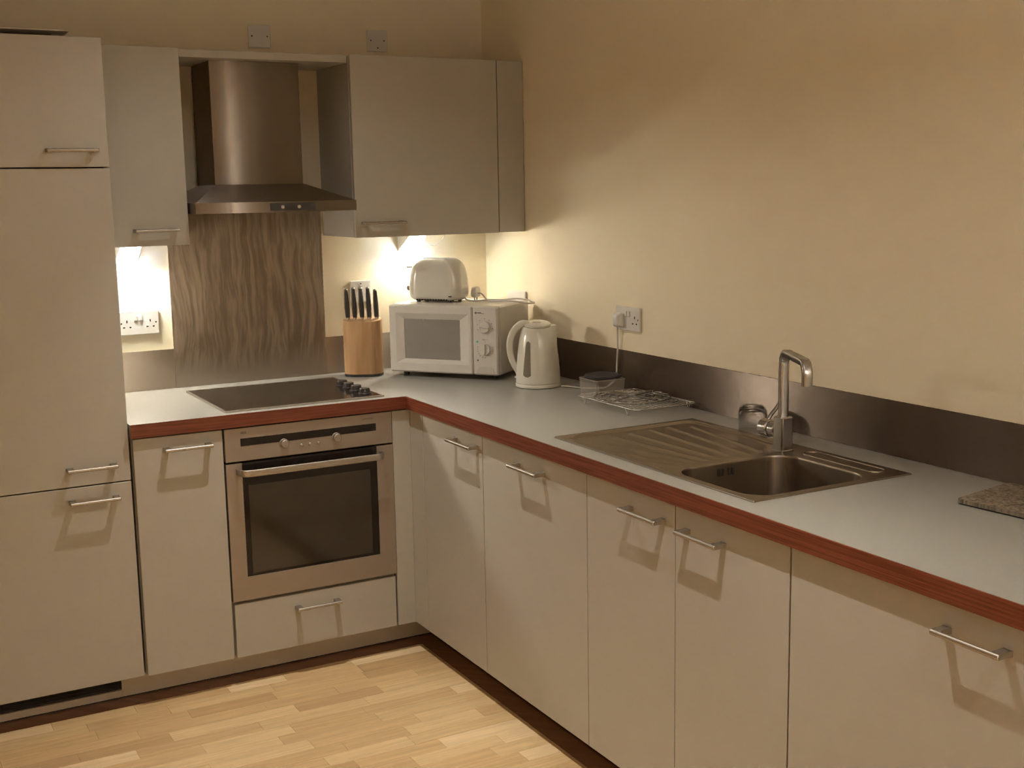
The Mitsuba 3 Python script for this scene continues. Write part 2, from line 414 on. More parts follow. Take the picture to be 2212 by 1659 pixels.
add('handle', tube(np.vstack([hp, hp2, hp3]), 0, 16, flat=(.0115, .0042), side=(0, 0, 1)), 'm_handle', dk, smooth=50, label='broad steel bar handle')

# corner post between the two runs
solo('corner_post', cat(box(XO + .002, XR + .0, YB, YB + DT, PZ, zt - .004, .0012), box(XR, XR + DT, -.7435, YB + DT, PZ, zt - .004, .0012)), 'm_door',
     'narrow cream corner post right of the oven', 'filler panel')

# ------------------------------------------------------------------ base run along the right wall
ys = [-.7450, -1.1774, -1.7694, -2.1568, -2.5540, -3.1460, YEND]
HZ = .8135
k = thing('base_cabinet', 'cream base cabinet nearest the corner, its handle at the right of the door', 'cabinet')
add('carcass', carcass(XR + DT + .002, -.01, ys[1] + .001, ys[0] - .02, PZ, zt - .002, 'x1'), 'm_carcass', k)
door_x(k, ys[1], ys[0], PZ, zt - .004, (-.988, -1.153, .8185))
k = thing('dishwasher', 'wide cream appliance door with a centred handle, left of the sink cupboard', 'dishwasher')
add('carcass', carcass(XR + DT + .002, -.01, ys[2] + .001, ys[1] - .001, PZ, zt - .002, 'x1'), 'm_carcass', k)
door_x(k, ys[2], ys[1], PZ, zt - .004, (-1.394, -1.555, .813))
k = thing('base_cabinet', 'cream two-door base cabinet under the sink', 'cabinet')
add('carcass', carcass(XR + DT + .002, -.01, ys[4] + .001, ys[2] - .001, PZ, .745, 'x1'), 'm_carcass', k)
door_x(k, ys[3], ys[2], PZ, zt - .004, (-1.966, -2.120, .8115))
door_x(k, ys[4], ys[3], PZ, zt - .004, (-2.197, -2.347, .809), g=.0018)
k = thing('base_cabinet', 'wide cream base cabinet at the right edge of the picture', 'cabinet')
add('carcass', carcass(XR + DT + .002, -.01, ys[5] + .001, ys[4] - .003, PZ, zt - .002, 'x1'), 'm_carcass', k)
door_x(k, ys[5], ys[4], PZ, zt - .004, (-2.955, -3.1025, .812), g=.003)
k = thing('base_cabinet', 'last cream base cabinet of the sink run, outside the right edge', 'cabinet')
add('carcass', carcass(XR + DT + .002, -.01, ys[6] + .001, ys[5] - .003, PZ, zt - .002, 'x1'), 'm_carcass', k)
door_x(k, ys[6], ys[5], PZ, zt - .004, (-3.60, -3.75, .812))

# plinths
k = thing('plinth', 'beige plinth under the oven run with a dark slot at its left', 'plinth')
PY, PX = -.535, -.542
add('board', cat(box(-1.640, PX - .001, PY, PY + .016, .0055, PZ - .002), box(XTL, -1.6405, PY, PY + .016, .0055, .0280), box(XTL, -1.6405, PY, PY + .016, .0700, PZ - .002)), 'm_plinth', k)
add('seal', box(XTL, PX - .001, PY + .003, PY + .012, .0008, .0055), 'm_black', k)
v = add('vent', box(XTL, -1.641, PY + .010, PY + .014, .0282, .0698), 'm_dark_void', k, label='dark ventilation slot')
for z in (.0345, .0470, .0595):
    add('slat', placed(box(XTL, -1.641, -.0055, .0055, -.0009, .0009), frame((1, 0, 0), (0, .8, -.6), (0, .6, .8), (0, PY + .004, z))), 'm_black', v)
k = thing('plinth', 'beige plinth under the sink run', 'plinth')
add('board', box(PX, PX + .016, YEND, PY + .016, .0055, PZ - .002), 'm_plinth', k)
add('seal', box(PX + .003, PX + .012, YEND, PY + .012, .0008, .0055), 'm_black', k)

# ------------------------------------------------------------------ worktop
e = .004
Lp = sg.Polygon([(XT + .002, -.003), (-.003, -.003), (-.003, YEND), (XW + e, YEND), (XW + e, YW + e), (XT + .002, YW + e)])
Lp = Lp.difference(rrect(-.592, -.130, -2.374, -1.543, .03))
k = thing('worktop', 'L-shaped pale grey worktop with a red-brown wooden front edge', 'worktop')
add('top', prism(Lp, H - TH, H), 'm_laminate', k)
ed = sg.Polygon([(XT + .002, YW), (XW, YW), (XW, YEND), (XW + e - .0002, YEND), (XW + e - .0002, YW + e - .0002), (XT + .002, YW + e - .0002)])
add('edging', prism(ed, H - TH - .0006, H - .0002), 'm_edge', k, label='red-brown wooden edging strip')

# upstands and splashback
UPZ = H + .1428
def flat_uv(m, axis):
    v = np.asarray(m.vertices); return np.stack([v[:, axis], v[:, 2]], 1)
SX0, SX1 = -1.2829, -.7058
def upstand(label, m, axis):
    return solo('upstand', m, 'm_upstand' if axis else 'm_upstand_lamplit', label, 'upstand', uv=flat_uv(m, axis))
upstand('short brushed steel upstand below the socket left of the hob', box(XT + .001, SX0 - .0005, -.004, -.0005, H + .0005, UPZ), 0)
upstand('brushed steel upstand behind the knife block and microwave', box(SX1 + .0005, -.005, -.004, -.0005, H + .0005, UPZ), 0)
upstand('long brushed steel upstand behind the sink', box(-.004, -.0005, YEND, -.005, H + .0005, UPZ), 1)
solo('splashback', box(SX0, SX1, -.006, -.0005, H + .0005, 1.585), 'm_splash', 'tall smeared steel splashback between the hob and the cooker hood', 'splashback')

# ------------------------------------------------------------------ hob
k = thing('hob', 'black glass hob in a thin steel frame with four knobs at its right', 'hob')
HX0, HX1, HY0, HY1 = -1.2760, -.7300, -.6130, -.1310
hf = sg.box(HX0, HY0, HX1, HY1).buffer(.003).difference(sg.box(HX0 + .004, HY0 + .004, HX1 - .004, HY1 - .004))
add('frame', prism(hf, H + .0003, H + .0058), 'm_handle', k, label='thin steel frame')
add('glass', box(HX0 + .0042, HX1 - .0042, HY0 + .0042, HY1 - .0042, H + .0003, H + .0048, .0005), 'm_hob_glass', k)
for yy in (-.345, -.408, -.478, -.556):
    add('knob', lathe([(0, 0), (.0225, 0), (.0225, .004), (.0195, .007), (.0185, .019), (.0165, .0215), (0, .022)], 28, (-.775, yy, H + .0048)), 'm_black', k, smooth=35)

# ------------------------------------------------------------------ wall cabinets
WY, WZ0, WZ1 = -.3327, 1.4390, 2.0735
WL, WR, WS = -1.2846, -.6962, -.1151
k = thing('wall_cabinet', 'narrow cream wall cabinet left of the cooker hood', 'cabinet')
add('carcass', carcass(XT, WL, WY + DT + .001, -.002, WZ0, WZ1 - .004, top=True), 'm_door', k)
door_y(k, XT, WL, WZ0 - .002, WZ1, WY, (-1.4665, -1.3240, 1.4875))
k = thing('wall_cabinet', 'wide cream wall cabinet right of the cooker hood', 'cabinet')
add('carcass', carcass(WR, WS, WY + DT + .001, -.002, WZ0 + .001, WZ1 - .004, top=True), 'm_door', k)
door_y(k, WR, WS, WZ0, WZ1, WY, (-.6725, -.5115, 1.4898))
solo('filler_panel', box(WS + .003, -.002, WY + .004, WY + .022, WZ0 + .001, WZ1 - .001, .001), 'm_door', 'narrow cream filler panel between the wall cabinet and the right wall', 'filler panel')
solo('bridging_shelf', box(WL + .002, WR - .002, WY + .020, -.002, 2.0465, 2.0720, .001), 'm_door', 'cream shelf bridging the gap above the cooker hood', 'shelf')

# ------------------------------------------------------------------ cooker hood
k = thing('cooker_hood', 'stainless steel chimney cooker hood above the hob', 'cooker hood')
HC = -1.0030; hw = .2790
cx0, cx1 = HC - hw, HC + hw
CY = -.235
LY = -.420
lz0, lz1 = 1.5385, 1.5735
chx0, chx1 = -1.1630, -.8490
def uvx(m):
    v = np.asarray(m.vertices); return np.stack([v[:, 0] + v[:, 1] * .7, v[:, 2]], 1)
def bow(xa, xb, yf, sag, n=25):
    t = np.linspace(-1, 1, n); return [((xa + xb) / 2 + (xb - xa) / 2 * a, yf - sag * (1 - a * a)) for a in t]
def bowed(xa, xb, yf, sag, za, zb):
    m = prism(sg.Polygon(bow(xa, xb, yf, sag) + [(xb, -.007), (xa, -.007)]), za, zb); m.merge_vertices(); return m
def smooth_uv(m, ang=20):
    m = trimesh.graph.smooth_shade(m, angle=math.radians(ang), facet_minarea=None); return m
lip = smooth_uv(bowed(cx0, cx1, LY, .044, lz0, lz1))
add('canopy_rim', lip, 'm_hood', k, smooth=True, uv=uvx(lip))
pts = [(a, b + .001, lz1 - .0005) for a, b in bow(cx0 + .001, cx1 - .001, LY, .044)] + [(cx0 + .001, -.007, lz1 - .0005), (cx1 - .001, -.007, lz1 - .0005)]
pts += [(a, b - .002, 1.633) for a, b in bow(chx0 - .002, chx1 + .002, CY, .024, 13)] + [(chx0 - .002, -.007, 1.633), (chx1 + .002, -.007, 1.633)]
cv = smooth_uv(trimesh.convex.convex_hull(np.array(pts)), 15)
add('canopy', cv, 'm_hood', k, smooth=True, uv=np.stack([cv.vertices[:, 0], cv.vertices[:, 1] * 1.0], 1))
ch = smooth_uv(bowed(chx0, chx1, CY, .024, 1.632, 2.046))
add('chimney', ch, 'm_hood', k, smooth=True, uv=uvx(ch))
cpn = add('control_panel', box(-1.046, -.889, LY - .0458, LY - .036, 1.5445, 1.5682, .0005), 'm_black', k, label='black switch panel')
for x in (-1.006, -.949):
    add('knob', cyl((x, LY - .0450, 1.5555), (x, LY - .0530, 1.5555), .0066, 20, .001), 'm_handle', cpn, smooth=30)

# ------------------------------------------------------------------ lights under the wall cabinets
def wedge_light(xc, label, glow):
    k = thing('cabinet_light', label, 'light', 'wedge lights under the wall cabinets')
    w, dp, z1, z0 = .0735, .130, WZ0 - .0006, 1.368
    poly = sg.Polygon([(-.0015, z0), (-.0015, z1), (-dp, z1)])      # (y, z)
    m = trimesh.creation.extrude_polygon(poly, w, engine='earcut')
    m = placed(m, frame((0, 1, 0), (0, 0, 1), (1, 0, 0), (xc - w / 2, 0, 0)))
    sl = np.array([0, -dp + .0015, z1 - z0]); sl /= np.linalg.norm(sl)            # up the slanted face
    ex = np.array([1., 0, 0]); nn = np.cross(ex, sl)
    if nn[2] > 0: nn = -nn
    o = np.array([xc, -.0015, z0]); Ls = math.hypot(dp, z1 - z0)
    F = frame(ex, sl, np.cross(ex, sl), o); sg_ = 1 if np.cross(ex, sl) @ nn > 0 else -1
    cut = placed(box(-w / 2 + .005, w / 2 - .005, .008, Ls * .80, -.008, .008), F)
    add('housing', to_tm(to_man(m) - to_man(cut)), 'm_white', k)
    pn = placed(box(-w / 2 + .0055, w / 2 - .0055, .0085, Ls * .80 - .0005, -.002, .0150) if sg_ > 0 else box(-w / 2 + .0055, w / 2 - .0055, .0085, Ls * .80 - .0005, -.0150, .002), F)
    add('lamp', pn, 'm_white', k, emitter={'type': 'area', 'radiance': rgb(*glow)}, label='glowing frosted glass')
wedge_light(-1.432, 'glowing white wedge light under the wall cabinet left of the hood', UNDER_RGB[0])
wedge_light(-.3545, 'glowing white wedge light under the wall cabinet above the toaster', UNDER_RGB[1])
wp = curve([(-.3165, -.055, 1.4365), (-.312, -.055, 1.425), (-.290, -.056, 1.400), (-.262, -.057, 1.388), (-.235, -.056, 1.399), (-.214, -.055, 1.422), (-.207, -.055, 1.4385)], 30)
solo('lamp_cable', tube(wp, .0018, 8), 'm_white', 'thin white cable drooping from the cabinet light above the toaster', 'cable', smooth=True)

# ceiling downlights; the last three are unseen, two of them added fill
for i, (x, y) in enumerate(DOWNLIGHTS):
    k = thing('downlight', ['recessed ceiling downlight in front of the oven', 'recessed ceiling downlight in front of the sink', 'unseen recessed ceiling downlight beside the camera, on the sink side', 'added fill downlight in the ceiling left of the camera', 'added fill downlight in the ceiling behind the camera'][i], 'light', 'ceiling downlights')
    can = cat(prism(sg.Point(x, y).buffer(.0455, quad_segs=12).difference(sg.Point(x, y).buffer(.043, quad_segs=12)), CEIL - .001, CEIL + .09),
              prism(sg.Point(x, y).buffer(.0455, quad_segs=12), CEIL + .09, CEIL + .095))
    add('can', can, 'm_can', k)
    add('rim', prism(sg.Point(x, y).buffer(.052, quad_segs=12).difference(sg.Point(x, y).buffer(.0430, quad_segs=12)), CEIL - .004, CEIL - .0002), 'm_white', k)
    add('lamp', placed(trimesh.creation.cylinder(radius=.024, height=.004, sections=24), frame((1, 0, 0), (0, 1, 0), (0, 0, 1), (x, y, CEIL + .024))), 'm_white', k,
        emitter={'type': 'area', 'radiance': rgb(*DOWN_RGB)})
    scene[f'beam_{i}'] = {'type': 'spot', 'intensity': rgb(*BEAM_RGB), 'cutoff_angle': 36.0, 'beam_width': 10.0,
        'to_world': T().look_at(origin=[x, y, CEIL + .019], target=[x, y, 0], up=[0, 1, 0])}

# added uplighter out of view behind the camera, soft fill for the room
k = thing('fill_uplighter', 'added fill uplighter on a slim stand behind the camera', 'lamp')
ux_, uy_ = -1.60, -5.30
add('base', lathe([(0, .0002), (.140, .0002), (.140, .012), (.130, .020), (.02, .026), (0, .026)], 32, (ux_, uy_, 0)), 'm_handle', k, smooth=30)
add('pole', cyl((ux_, uy_, .024), (ux_, uy_, 1.66), .012, 16), 'm_handle', k, smooth=30)
add('shade', lathe([(0, 1.650), (.05, 1.655), (.12, 1.685), (.160, 1.730), (.157, 1.732), (.117, 1.691), (.05, 1.662), (0, 1.660)], 40, (ux_, uy_, 0)), 'm_white', k, smooth=30)
add('lamp', placed(trimesh.creation.cylinder(radius=.10, height=.01, sections=32), frame((1, 0, 0), (0, 1, 0), (0, 0, 1), (ux_, uy_, 1.715))), 'm_white', k, emitter={'type': 'area', 'radiance': rgb(*FILL_UPLIGHT_RGB)})

# ------------------------------------------------------------------ sockets and plates
def plate(parent, c, u, n, w, h, t=.009):
    """faceplate centred at c on the wall, u along the wall, n out of it"""
    c, u, n = np.asarray(c, float), np.asarray(u, float), np.asarray(n, float)
    m = box(-w / 2, w / 2, -h / 2, h / 2, .0003, t, .0022)
    return add('faceplate', placed(m, frame(u, np.cross(n, u), n, c)), 'm_white', parent)
def dots(parent, c, u, n, pts, t=.009, name='screw', r=.0028, m='m_dark_void'):
    c, u, n = np.asarray(c, float), np.asarray(u, float), np.asarray(n, float); w = np.cross(n, u)
    for a, b in pts:
        p = c + u * a + w * b
        add(name, cyl(p + n * (t - .003), p + n * (t + .0004), r, 12), m, parent)
def socket_holes(parent, c, u, n, x, t=.009):
    c, u, n = np.asarray(c, float), np.asarray(u, float), np.asarray(n, float); w = np.cross(n, u)
    M = frame(u, w, n, c)
    for (a, b, hw_, hh) in ((x, .006, .0021, .0043), (x - .0108, -.0145, .0033, .0021), (x + .0108, -.0145, .0033, .0021)):
        add('pin_slot', placed(box(a - hw_, a + hw_, b - hh, b + hh, t - .003, t + .0004), M), 'm_dark_void', parent)
def rocker(parent, c, u, n, x, t=.009):
    M = frame(np.asarray(u, float), np.cross(n, u), np.asarray(n, float), np.asarray(c, float))
    add('switch', placed(box(x - .0058, x + .0058, .008, .026, t - .002, t + .0045, .0015), M), 'm_white', parent)
ux, ny = np.array([1., 0, 0]), np.array([0, -1., 0])
uy, nx = np.array([0, -1., 0]), np.array([-1., 0, 0])
k = thing('double_socket', 'white double socket under the left wall cabinet beside the tall cabinet', 'socket')
c = (-1.4015, -.0002, 1.1560); plate(k, c, ux, ny, .1430, .0845)
for x in (-.0405, .0405): socket_holes(k, c, ux, ny, x)
for x in (-.0085, .0085): rocker(k, c, ux, ny, x)
dots(k, c, ux, ny, [(-.0600, .0), (.0600, .0)])
k = thing('double_socket', 'white double socket on the right wall with one plug in it', 'socket')
c = (-.0002, -1.0305, 1.1630); plate(k, c, uy, nx, .1420, .0810)
socket_holes(k, c, uy, nx, .0405)
for x in (-.0085, .0085): rocker(k, c, uy, nx, x)
dots(k, c, uy, nx, [(-.0600, .0), (.0600, .0)])
R2 = np.array(c)
k = thing('switched_socket', 'white wall plate partly hidden behind the knife handles', 'socket')
c = (-.5545, -.0002, 1.2200); plate(k, c, ux, ny, .0845, .0845); rocker(k, c, ux, ny, .0); dots(k, c, ux, ny, [(0., .030)])
k = thing('switched_socket', 'white wall plate just above the back of the microwave', 'socket')
c = (-.0002, -.2620, 1.1680); plate(k, c, uy, nx, .1430, .0820); dots(k, c, uy, nx, [(-.060, 0), (.060, 0)])
k = thing('blank_plate', 'square white wall plate with two screws above the cooker hood', 'wall plate')
c = (-.9090, -.0002, 2.1615); plate(k, c, ux, ny, .0815, .0815); dots(k, c, ux, ny, [(-.0285, 0), (.0285, 0)])
k = thing('blank_plate', 'square white wall plate with three screws above the right wall cabinet', 'wall plate')
c = (-.4505, -.0002, 2.1640); plate(k, c, ux, ny, .0815, .0800); dots(k, c, ux, ny, [(-.0270, .001), (.0270, .001), (.001, -.026)])

# ------------------------------------------------------------------ sink
SKX0, SKX1, SKY0, SKY1 = -.6040, -.1180, -2.3860, -1.5310
SZ = H + .0042
k = thing('sink', 'inset stainless steel sink with a ribbed drainer at its left', 'sink')
BY = -2.030
gx = np.linspace(SKX0, SKX1, 150); gy = np.linspace(BY, SKY1, 170)
X, Y = np.meshgrid(gx, gy, indexing='ij')
def sstep(a, b, x):
    t = np.clip((x - a) / (b - a), 0, 1); return t * t * (3 - 2 * t)
def rrd(X, Y, x0, x1, y0, y1, r):
    dx = np.abs(X - (x0 + x1) / 2) - (x1 - x0) / 2 + r; dy = np.abs(Y - (y0 + y1) / 2) - (y1 - y0) / 2 + r
    return np.hypot(np.maximum(dx, 0), np.maximum(dy, 0)) + np.minimum(np.maximum(dx, dy), 0) - r
din = rrd(X, Y, -.582, -.140, -2.016, -1.553, .035)
tap_d = np.hypot(X + .2055, Y + 2.0255) - .050
inside = sstep(0, .010, -np.maximum(din, -tap_d))
Z = SZ - .0062 * inside
ribs = [((-.185, -1.617), (-.247, -2.000)), ((-.245, -1.590), (-.295, -2.012)), ((-.313, -1.594), (-.345, -2.014)), ((-.390, -1.605), (-.387, -2.014)),
        ((-.457, -1.614), (-.425, -2.012)), ((-.517, -1.691), (-.458, -2.014)), ((-.556, -1.770), (-.488, -2.014)), ((-.570, -1.850), (-.517, -2.014)), ((-.150, -1.800), (-.178, -1.985))]
P = np.stack([X, Y], -1)
for a, b in ribs:
    a, b = np.array(a), np.array(b); t = np.clip(((P - a) @ (b - a)) / ((b - a) @ (b - a)), 0, 1)
    d = np.linalg.norm(P - a - t[..., None] * (b - a), axis=-1)
    Z = Z + .0034 * inside * np.exp(-(d / .0075) ** 2)
edge = np.minimum(np.minimum(X - SKX0, SKX1 - X), SKY1 - Y)
Z = np.where(edge < .006, H + .0002 + (Z - H - .0002) * np.sqrt(np.clip(1 - (1 - edge / .006) ** 2, 0, 1)), Z)
n1, n2 = X.shape
idx = np.arange(n1 * n2).reshape(n1, n2)
q = np.stack([idx[:-1, :-1], idx[1:, :-1], idx[1:, 1:], idx[:-1, 1:]], -1).reshape(-1, 4)
drn = trimesh.Trimesh(np.stack([X, Y, Z], -1).reshape(-1, 3), np.vstack([q[:, [0, 1, 2]], q[:, [0, 2, 3]]]), process=False)
add('drainer', drn, 'm_sink', k, smooth=True, label='ribbed draining board')
bcx, bcy, bhx, bhy = -.4000, -2.2050, .1760, .1560
ocx, ocy, ohx, ohy = (SKX0 + SKX1) / 2, (SKY0 + BY) / 2, (SKX1 - SKX0) / 2, (BY - SKY0) / 2
rings = [rr_ring(ocx, ocy, ohx, ohy, .0005, H + .0002), rr_ring(ocx, ocy, ohx - .002, ohy - .0005, .0005, SZ - .001), rr_ring(ocx, ocy, ohx - .006, ohy - .0010, .001, SZ),
         rr_ring(bcx, bcy, bhx + .006, bhy + .006, .066, SZ - .0004), rr_ring(bcx, bcy, bhx + .002, bhy + .002, .064, SZ - .002), rr_ring(bcx, bcy, bhx, bhy, .062, SZ - .007),
         rr_ring(bcx, bcy, bhx - .004, bhy - .004, .060, SZ - .10), rr_ring(bcx, bcy, bhx - .010, bhy - .010, .056, SZ - .140), rr_ring(bcx, bcy, bhx - .030, bhy - .030, .045, SZ - .154),
         rr_ring(bcx, bcy, .040, .040, .040, SZ - .158)]
# the join with the drainer stays flat
for rg in rings[:3]:
    m_ = rg[:, 1] > BY - .004; rg[m_, 1] = BY; rg[m_, 2] = np.where(np.minimum(rg[m_, 0] - SKX0, SKX1 - rg[m_, 0]) < .004, rg[m_, 2], SZ)
add('bowl', loft(rings, cap0=False), 'm_sink', k, smooth=40, label='square sink bowl')
add('waste', lathe([(0, 0), (.038, 0), (.038, .003), (.030, .001), (0, .001)], 32, (bcx, bcy, SZ - .1578)), 'm_chrome', k, smooth=30)
of = bcy + bhy - .0015
add('overflow', cat(*[box(x - .0036, x + .0036, of - .003, of + .001, .8795, .8985, .001) for x in (-.4325, -.4205, -.4000, -.3885)]), 'm_dark_void', k, label='dark overflow slots')
add('tray', tube(np.array([(p[0], p[1], SZ + .0004) for p in rr_ring(-.1700, -2.2100, .0235, .1300, .0232, 0)]), .0022, 8, closed=True), 'm_sink', k, smooth=True, label='long rimmed hollow on the ledge')

# tap
k = thing('tap', 'chrome mixer tap with an angular swan neck beside the sink bowl', 'tap')
tx, ty = -.2035, -2.0260
rg = [rr_ring(tx, ty, .0215, .0215, .007, SZ + .0003, 5), rr_ring(tx, ty, .0215, .0215, .007, SZ + .003, 5), rr_ring(tx, ty, .0192, .0192, .006, SZ + .005, 5), rr_ring(tx, ty, .0192, .0192, .006, 1.002, 5), rr_ring(tx, ty, .0172, .0172, .005, 1.0045, 5)]
add('body', loft(rg), 'm_chrome', k, smooth=35)
sd = np.array([-.447, -.894, 0]); ex = np.array([tx, ty, 0]) + sd * .212
zt_ = 1.1735; br = .030
pp = [(tx, ty, z) for z in np.linspace(1.001, zt_ - br, 12)]
for a in np.linspace(0, np.pi / 2, 10)[1:]:
    pp.append(tuple(np.array([tx, ty, zt_ - br]) + sd * br * (1 - math.cos(a)) + np.array([0, 0, br * math.sin(a)])))
for s in np.linspace(br, .212 - br, 10)[1:]: pp.append(tuple(np.array([tx, ty, zt_]) + sd * s))
for a in np.linspace(0, np.pi / 2, 10)[1:]:
    pp.append(tuple(np.array([tx, ty, zt_]) + sd * (.212 - br + br * math.sin(a)) + np.array([0, 0, -br * (1 - math.cos(a))])))
for z in np.linspace(zt_ - br, 1.118, 6)[1:]: pp.append((ex[0], ex[1], z))
side = np.array([sd[1], -sd[0], 0])
add('spout', tube(pp, 0, 20, flat=(.0128, .0098), side=side), 'm_chrome', k, smooth=45)
kb = add('control_knob', cat(cyl((tx, ty + .0185, .9655), (tx, ty + .043, .9655), .0205, 32, .002), cyl((tx, ty + .045, .9655), (tx, ty + .078, .9655), .0235, 32, .003)), 'm_chrome', k, smooth=30, label='round control knob')
add('gap', cyl((tx, ty + .0425, .9655), (tx, ty + .0455, .9655), .0195, 24), 'm_black', kb)
add('lever', tube([(tx + .002, ty + .062, .985), (tx + .014, ty + .062, .999), (tx + .030, ty + .062, 1.014), (tx + .046, ty + .062, 1.030)], 0, 12, flat=(.0065, .0028), side=(0, 1, 0)), 'm_chrome', kb, smooth=45)

# glass behind the tap (upside down)
gl = [(0, .0740), (.020, .0738), (.030, .0715), (.0365, .065), (.0395, .053), (.0403, .030), (.0405, .001), (.0398, 0), (.0386, .001), (.0380, .030), (.0368, .047), (.0330, .056), (.020, .0605), (0, .0612)]
gm = trimesh.creation.revolve(np.array(gl)[::-1], sections=48)
if gm.volume < 0: gm.invert()
gm.apply_translation((-.0765, -1.7560, H + .0004))
solo('drinking_glass', gm, 'm_glass', 'upturned clear drinking glass behind the tap', 'glass', smooth=30)

# ------------------------------------------------------------------ cooling rack, trivet, tub, board
RX0, RX1, RY0, RY1, RZ = -.2456, -.0130, -1.4180, -1.0750, .9320
k = thing('cooling_rack', 'rectangular wire cooling rack on the worktop under the round wire trivet', 'rack')
ring = [(p[0], p[1], RZ) for p in rr_ring((RX0 + RX1) / 2, (RY0 + RY1) / 2, (RX1 - RX0) / 2, (RY1 - RY0) / 2, .02, 0, 5)]
add('rim', tube(ring, .0019, 8, closed=True), 'm_wire', k, smooth=True)
add('wires', cat(*[tube([(x, RY0, RZ + .001), (x, (RY0 + RY1) / 2, RZ + .001), (x, RY1, RZ + .001)], .0010, 6) for x in np.linspace(RX0 + .016, RX1 - .016, 13)],
                 *[tube([(RX0, y, RZ - .0012), (-.13, y, RZ - .0012), (RX1, y, RZ - .0012)], .0013, 6) for y in (RY0 + .09, (RY0 + RY1) / 2, RY1 - .09)]), 'm_wire', k, smooth=True)
for x, y, s in ((RX0, RY1 - .055, -1), (RX0, RY0 + .045, -1), (RX1, RY1 - .055, 1), (RX1, RY0 + .045, 1)):
    w = .011
    add('foot', tube(curve([(x, y + w, RZ), (x - s * .001, y + w * .55, RZ - .012), (x - s * .002, y, H + .0018), (x - s * .001, y - w * .55, RZ - .012), (x, y - w, RZ)], 16), .0016, 8), 'm_wire', k, smooth=True)
tc = np.array([-.1320, -1.2350]); tz = RZ + .0045
k = thing('wire_trivet', 'round shiny wire trivet lying on the cooling rack', 'trivet')
def circ(r, z, n=56): return [(tc[0] + r * math.cos(a), tc[1] + r * math.sin(a), z) for a in np.arange(n) * 2 * np.pi / n]
add('ring', tube(circ(.120, tz + .0015), .0021, 8, closed=True), 'm_chrome', k, smooth=True)
add('ring', tube(circ(.098, tz + .0015), .0021, 8, closed=True), 'm_chrome', k, smooth=True)
add('ring', tube(circ(.072, tz + .0015), .0021, 8, closed=True), 'm_chrome', k, smooth=True)
add('ring', tube(circ(.044, tz + .0015), .0021, 8, closed=True), 'm_chrome', k, smooth=True)
add('spiral', tube([(tc[0] + (.109 + .0105 * math.cos(a * 17)) * math.cos(a), tc[1] + (.109 + .0105 * math.cos(a * 17)) * math.sin(a), tz + .0035 + .002 * math.sin(a * 17)) for a in np.linspace(0, 2 * np.pi, 240)], .0014, 6), 'm_chrome', k, smooth=True)
for a in (.4, 1.97, 3.54, 5.11):
    c_, s_ = math.cos(a), math.sin(a)
    add('spoke', tube([(tc[0] + r * c_, tc[1] + r * s_, tz + .0036) for r in (.02, .07, .122)], .0022, 8), 'm_chrome', k, smooth=True)

k = thing('plastic_tub', 'small clear plastic tub between the kettle and the rack', 'tub')
bx0, bx1, by0, by1 = -.1560, -.0420, -1.0660, -.9500
bz0, bz1 = H + .0005, .9670
cxb, cyb, hxb, hyb = (bx0 + bx1) / 2, (by0 + by1) / 2, (bx1 - bx0) / 2, (by1 - by0) / 2
tb = loft([rr_ring(cxb, cyb, hxb - .004, hyb - .004, .008, bz0, 4), rr_ring(cxb, cyb, hxb - .003, hyb - .003, .008, bz0 + .004, 4), rr_ring(cxb, cyb, hxb, hyb, .008, bz1, 4)], cap1=False)
add('body', tb, 'm_tub', k, smooth=40)
add('rim', tube(rr_ring(cxb, cyb, hxb, hyb, .008, bz1, 4), .0014, 8, closed=True), 'm_tub', k, smooth=True)
solo('lid', lathe([(0, 0), (.058, 0), (.0625, .002), (.0630, .007), (.060, .010), (.054, .0105), (.052, .008), (0, .008)], 48, (-.0900, -.9990, bz1 + .0016)), 'm_lid', 'round black lid lying on the clear plastic tub', 'lid', smooth=30)

cbp = [(-.2440, -2.6270), (-.0300, -2.5900), (-.0300, -3.0200), (-.2060, -3.0500)]
cb = sg.Polygon(cbp).buffer(-.012).buffer(.012, quad_segs=6)
solo('chopping_board', cat(prism(cb, H + .003, H + .0118), *[cyl((x, y, H + .0002), (x, y, H + .0032), .006, 12) for x, y in ((-.215, -2.655), (-.055, -2.63), (-.06, -2.99), (-.19, -3.015))]), 'm_granite',
     'speckled brown granite board on the worktop at the right edge of the picture', 'chopping board', smooth=25)

# ------------------------------------------------------------------ knife block and knives
vr, vf = np.array([.874, -.485, 0]), np.array([.476, .865, 0]) ; vr /= np.linalg.norm(vr); vf = np.array([-vr[1], vr[0], 0])
bc = np.array([-.5960, -.1150, 0]); ba, bb = .0735, .0540
k = thing('knife_block', 'rounded wooden knife block beside the microwave', 'knife block')
def oval(z, s=1.0, tilt=0.0):
    a = np.arange(56) * 2 * np.pi / 56
    return np.array([bc + vr * ba * s * np.sign(math.cos(t)) * abs(math.cos(t)) ** .75 + vf * bb * s * np.sign(math.sin(t)) * abs(math.sin(t)) ** .75 + np.array([0, 0, z + tilt * math.sin(t)]) for t in a])
add('base', loft([oval(H + .0004, .985), oval(H + .0006, .99), oval(H + .0095, .995), oval(H + .0098, .99)]), 'm_black', k, smooth=40, label='dark rubber base')
add('body', loft([oval(H + .0099, .99), oval(H + .011, 1.0), oval(1.1230, 1.0, .0060), oval(1.1243, .99, .0060)]), 'm_block', k, smooth=40)
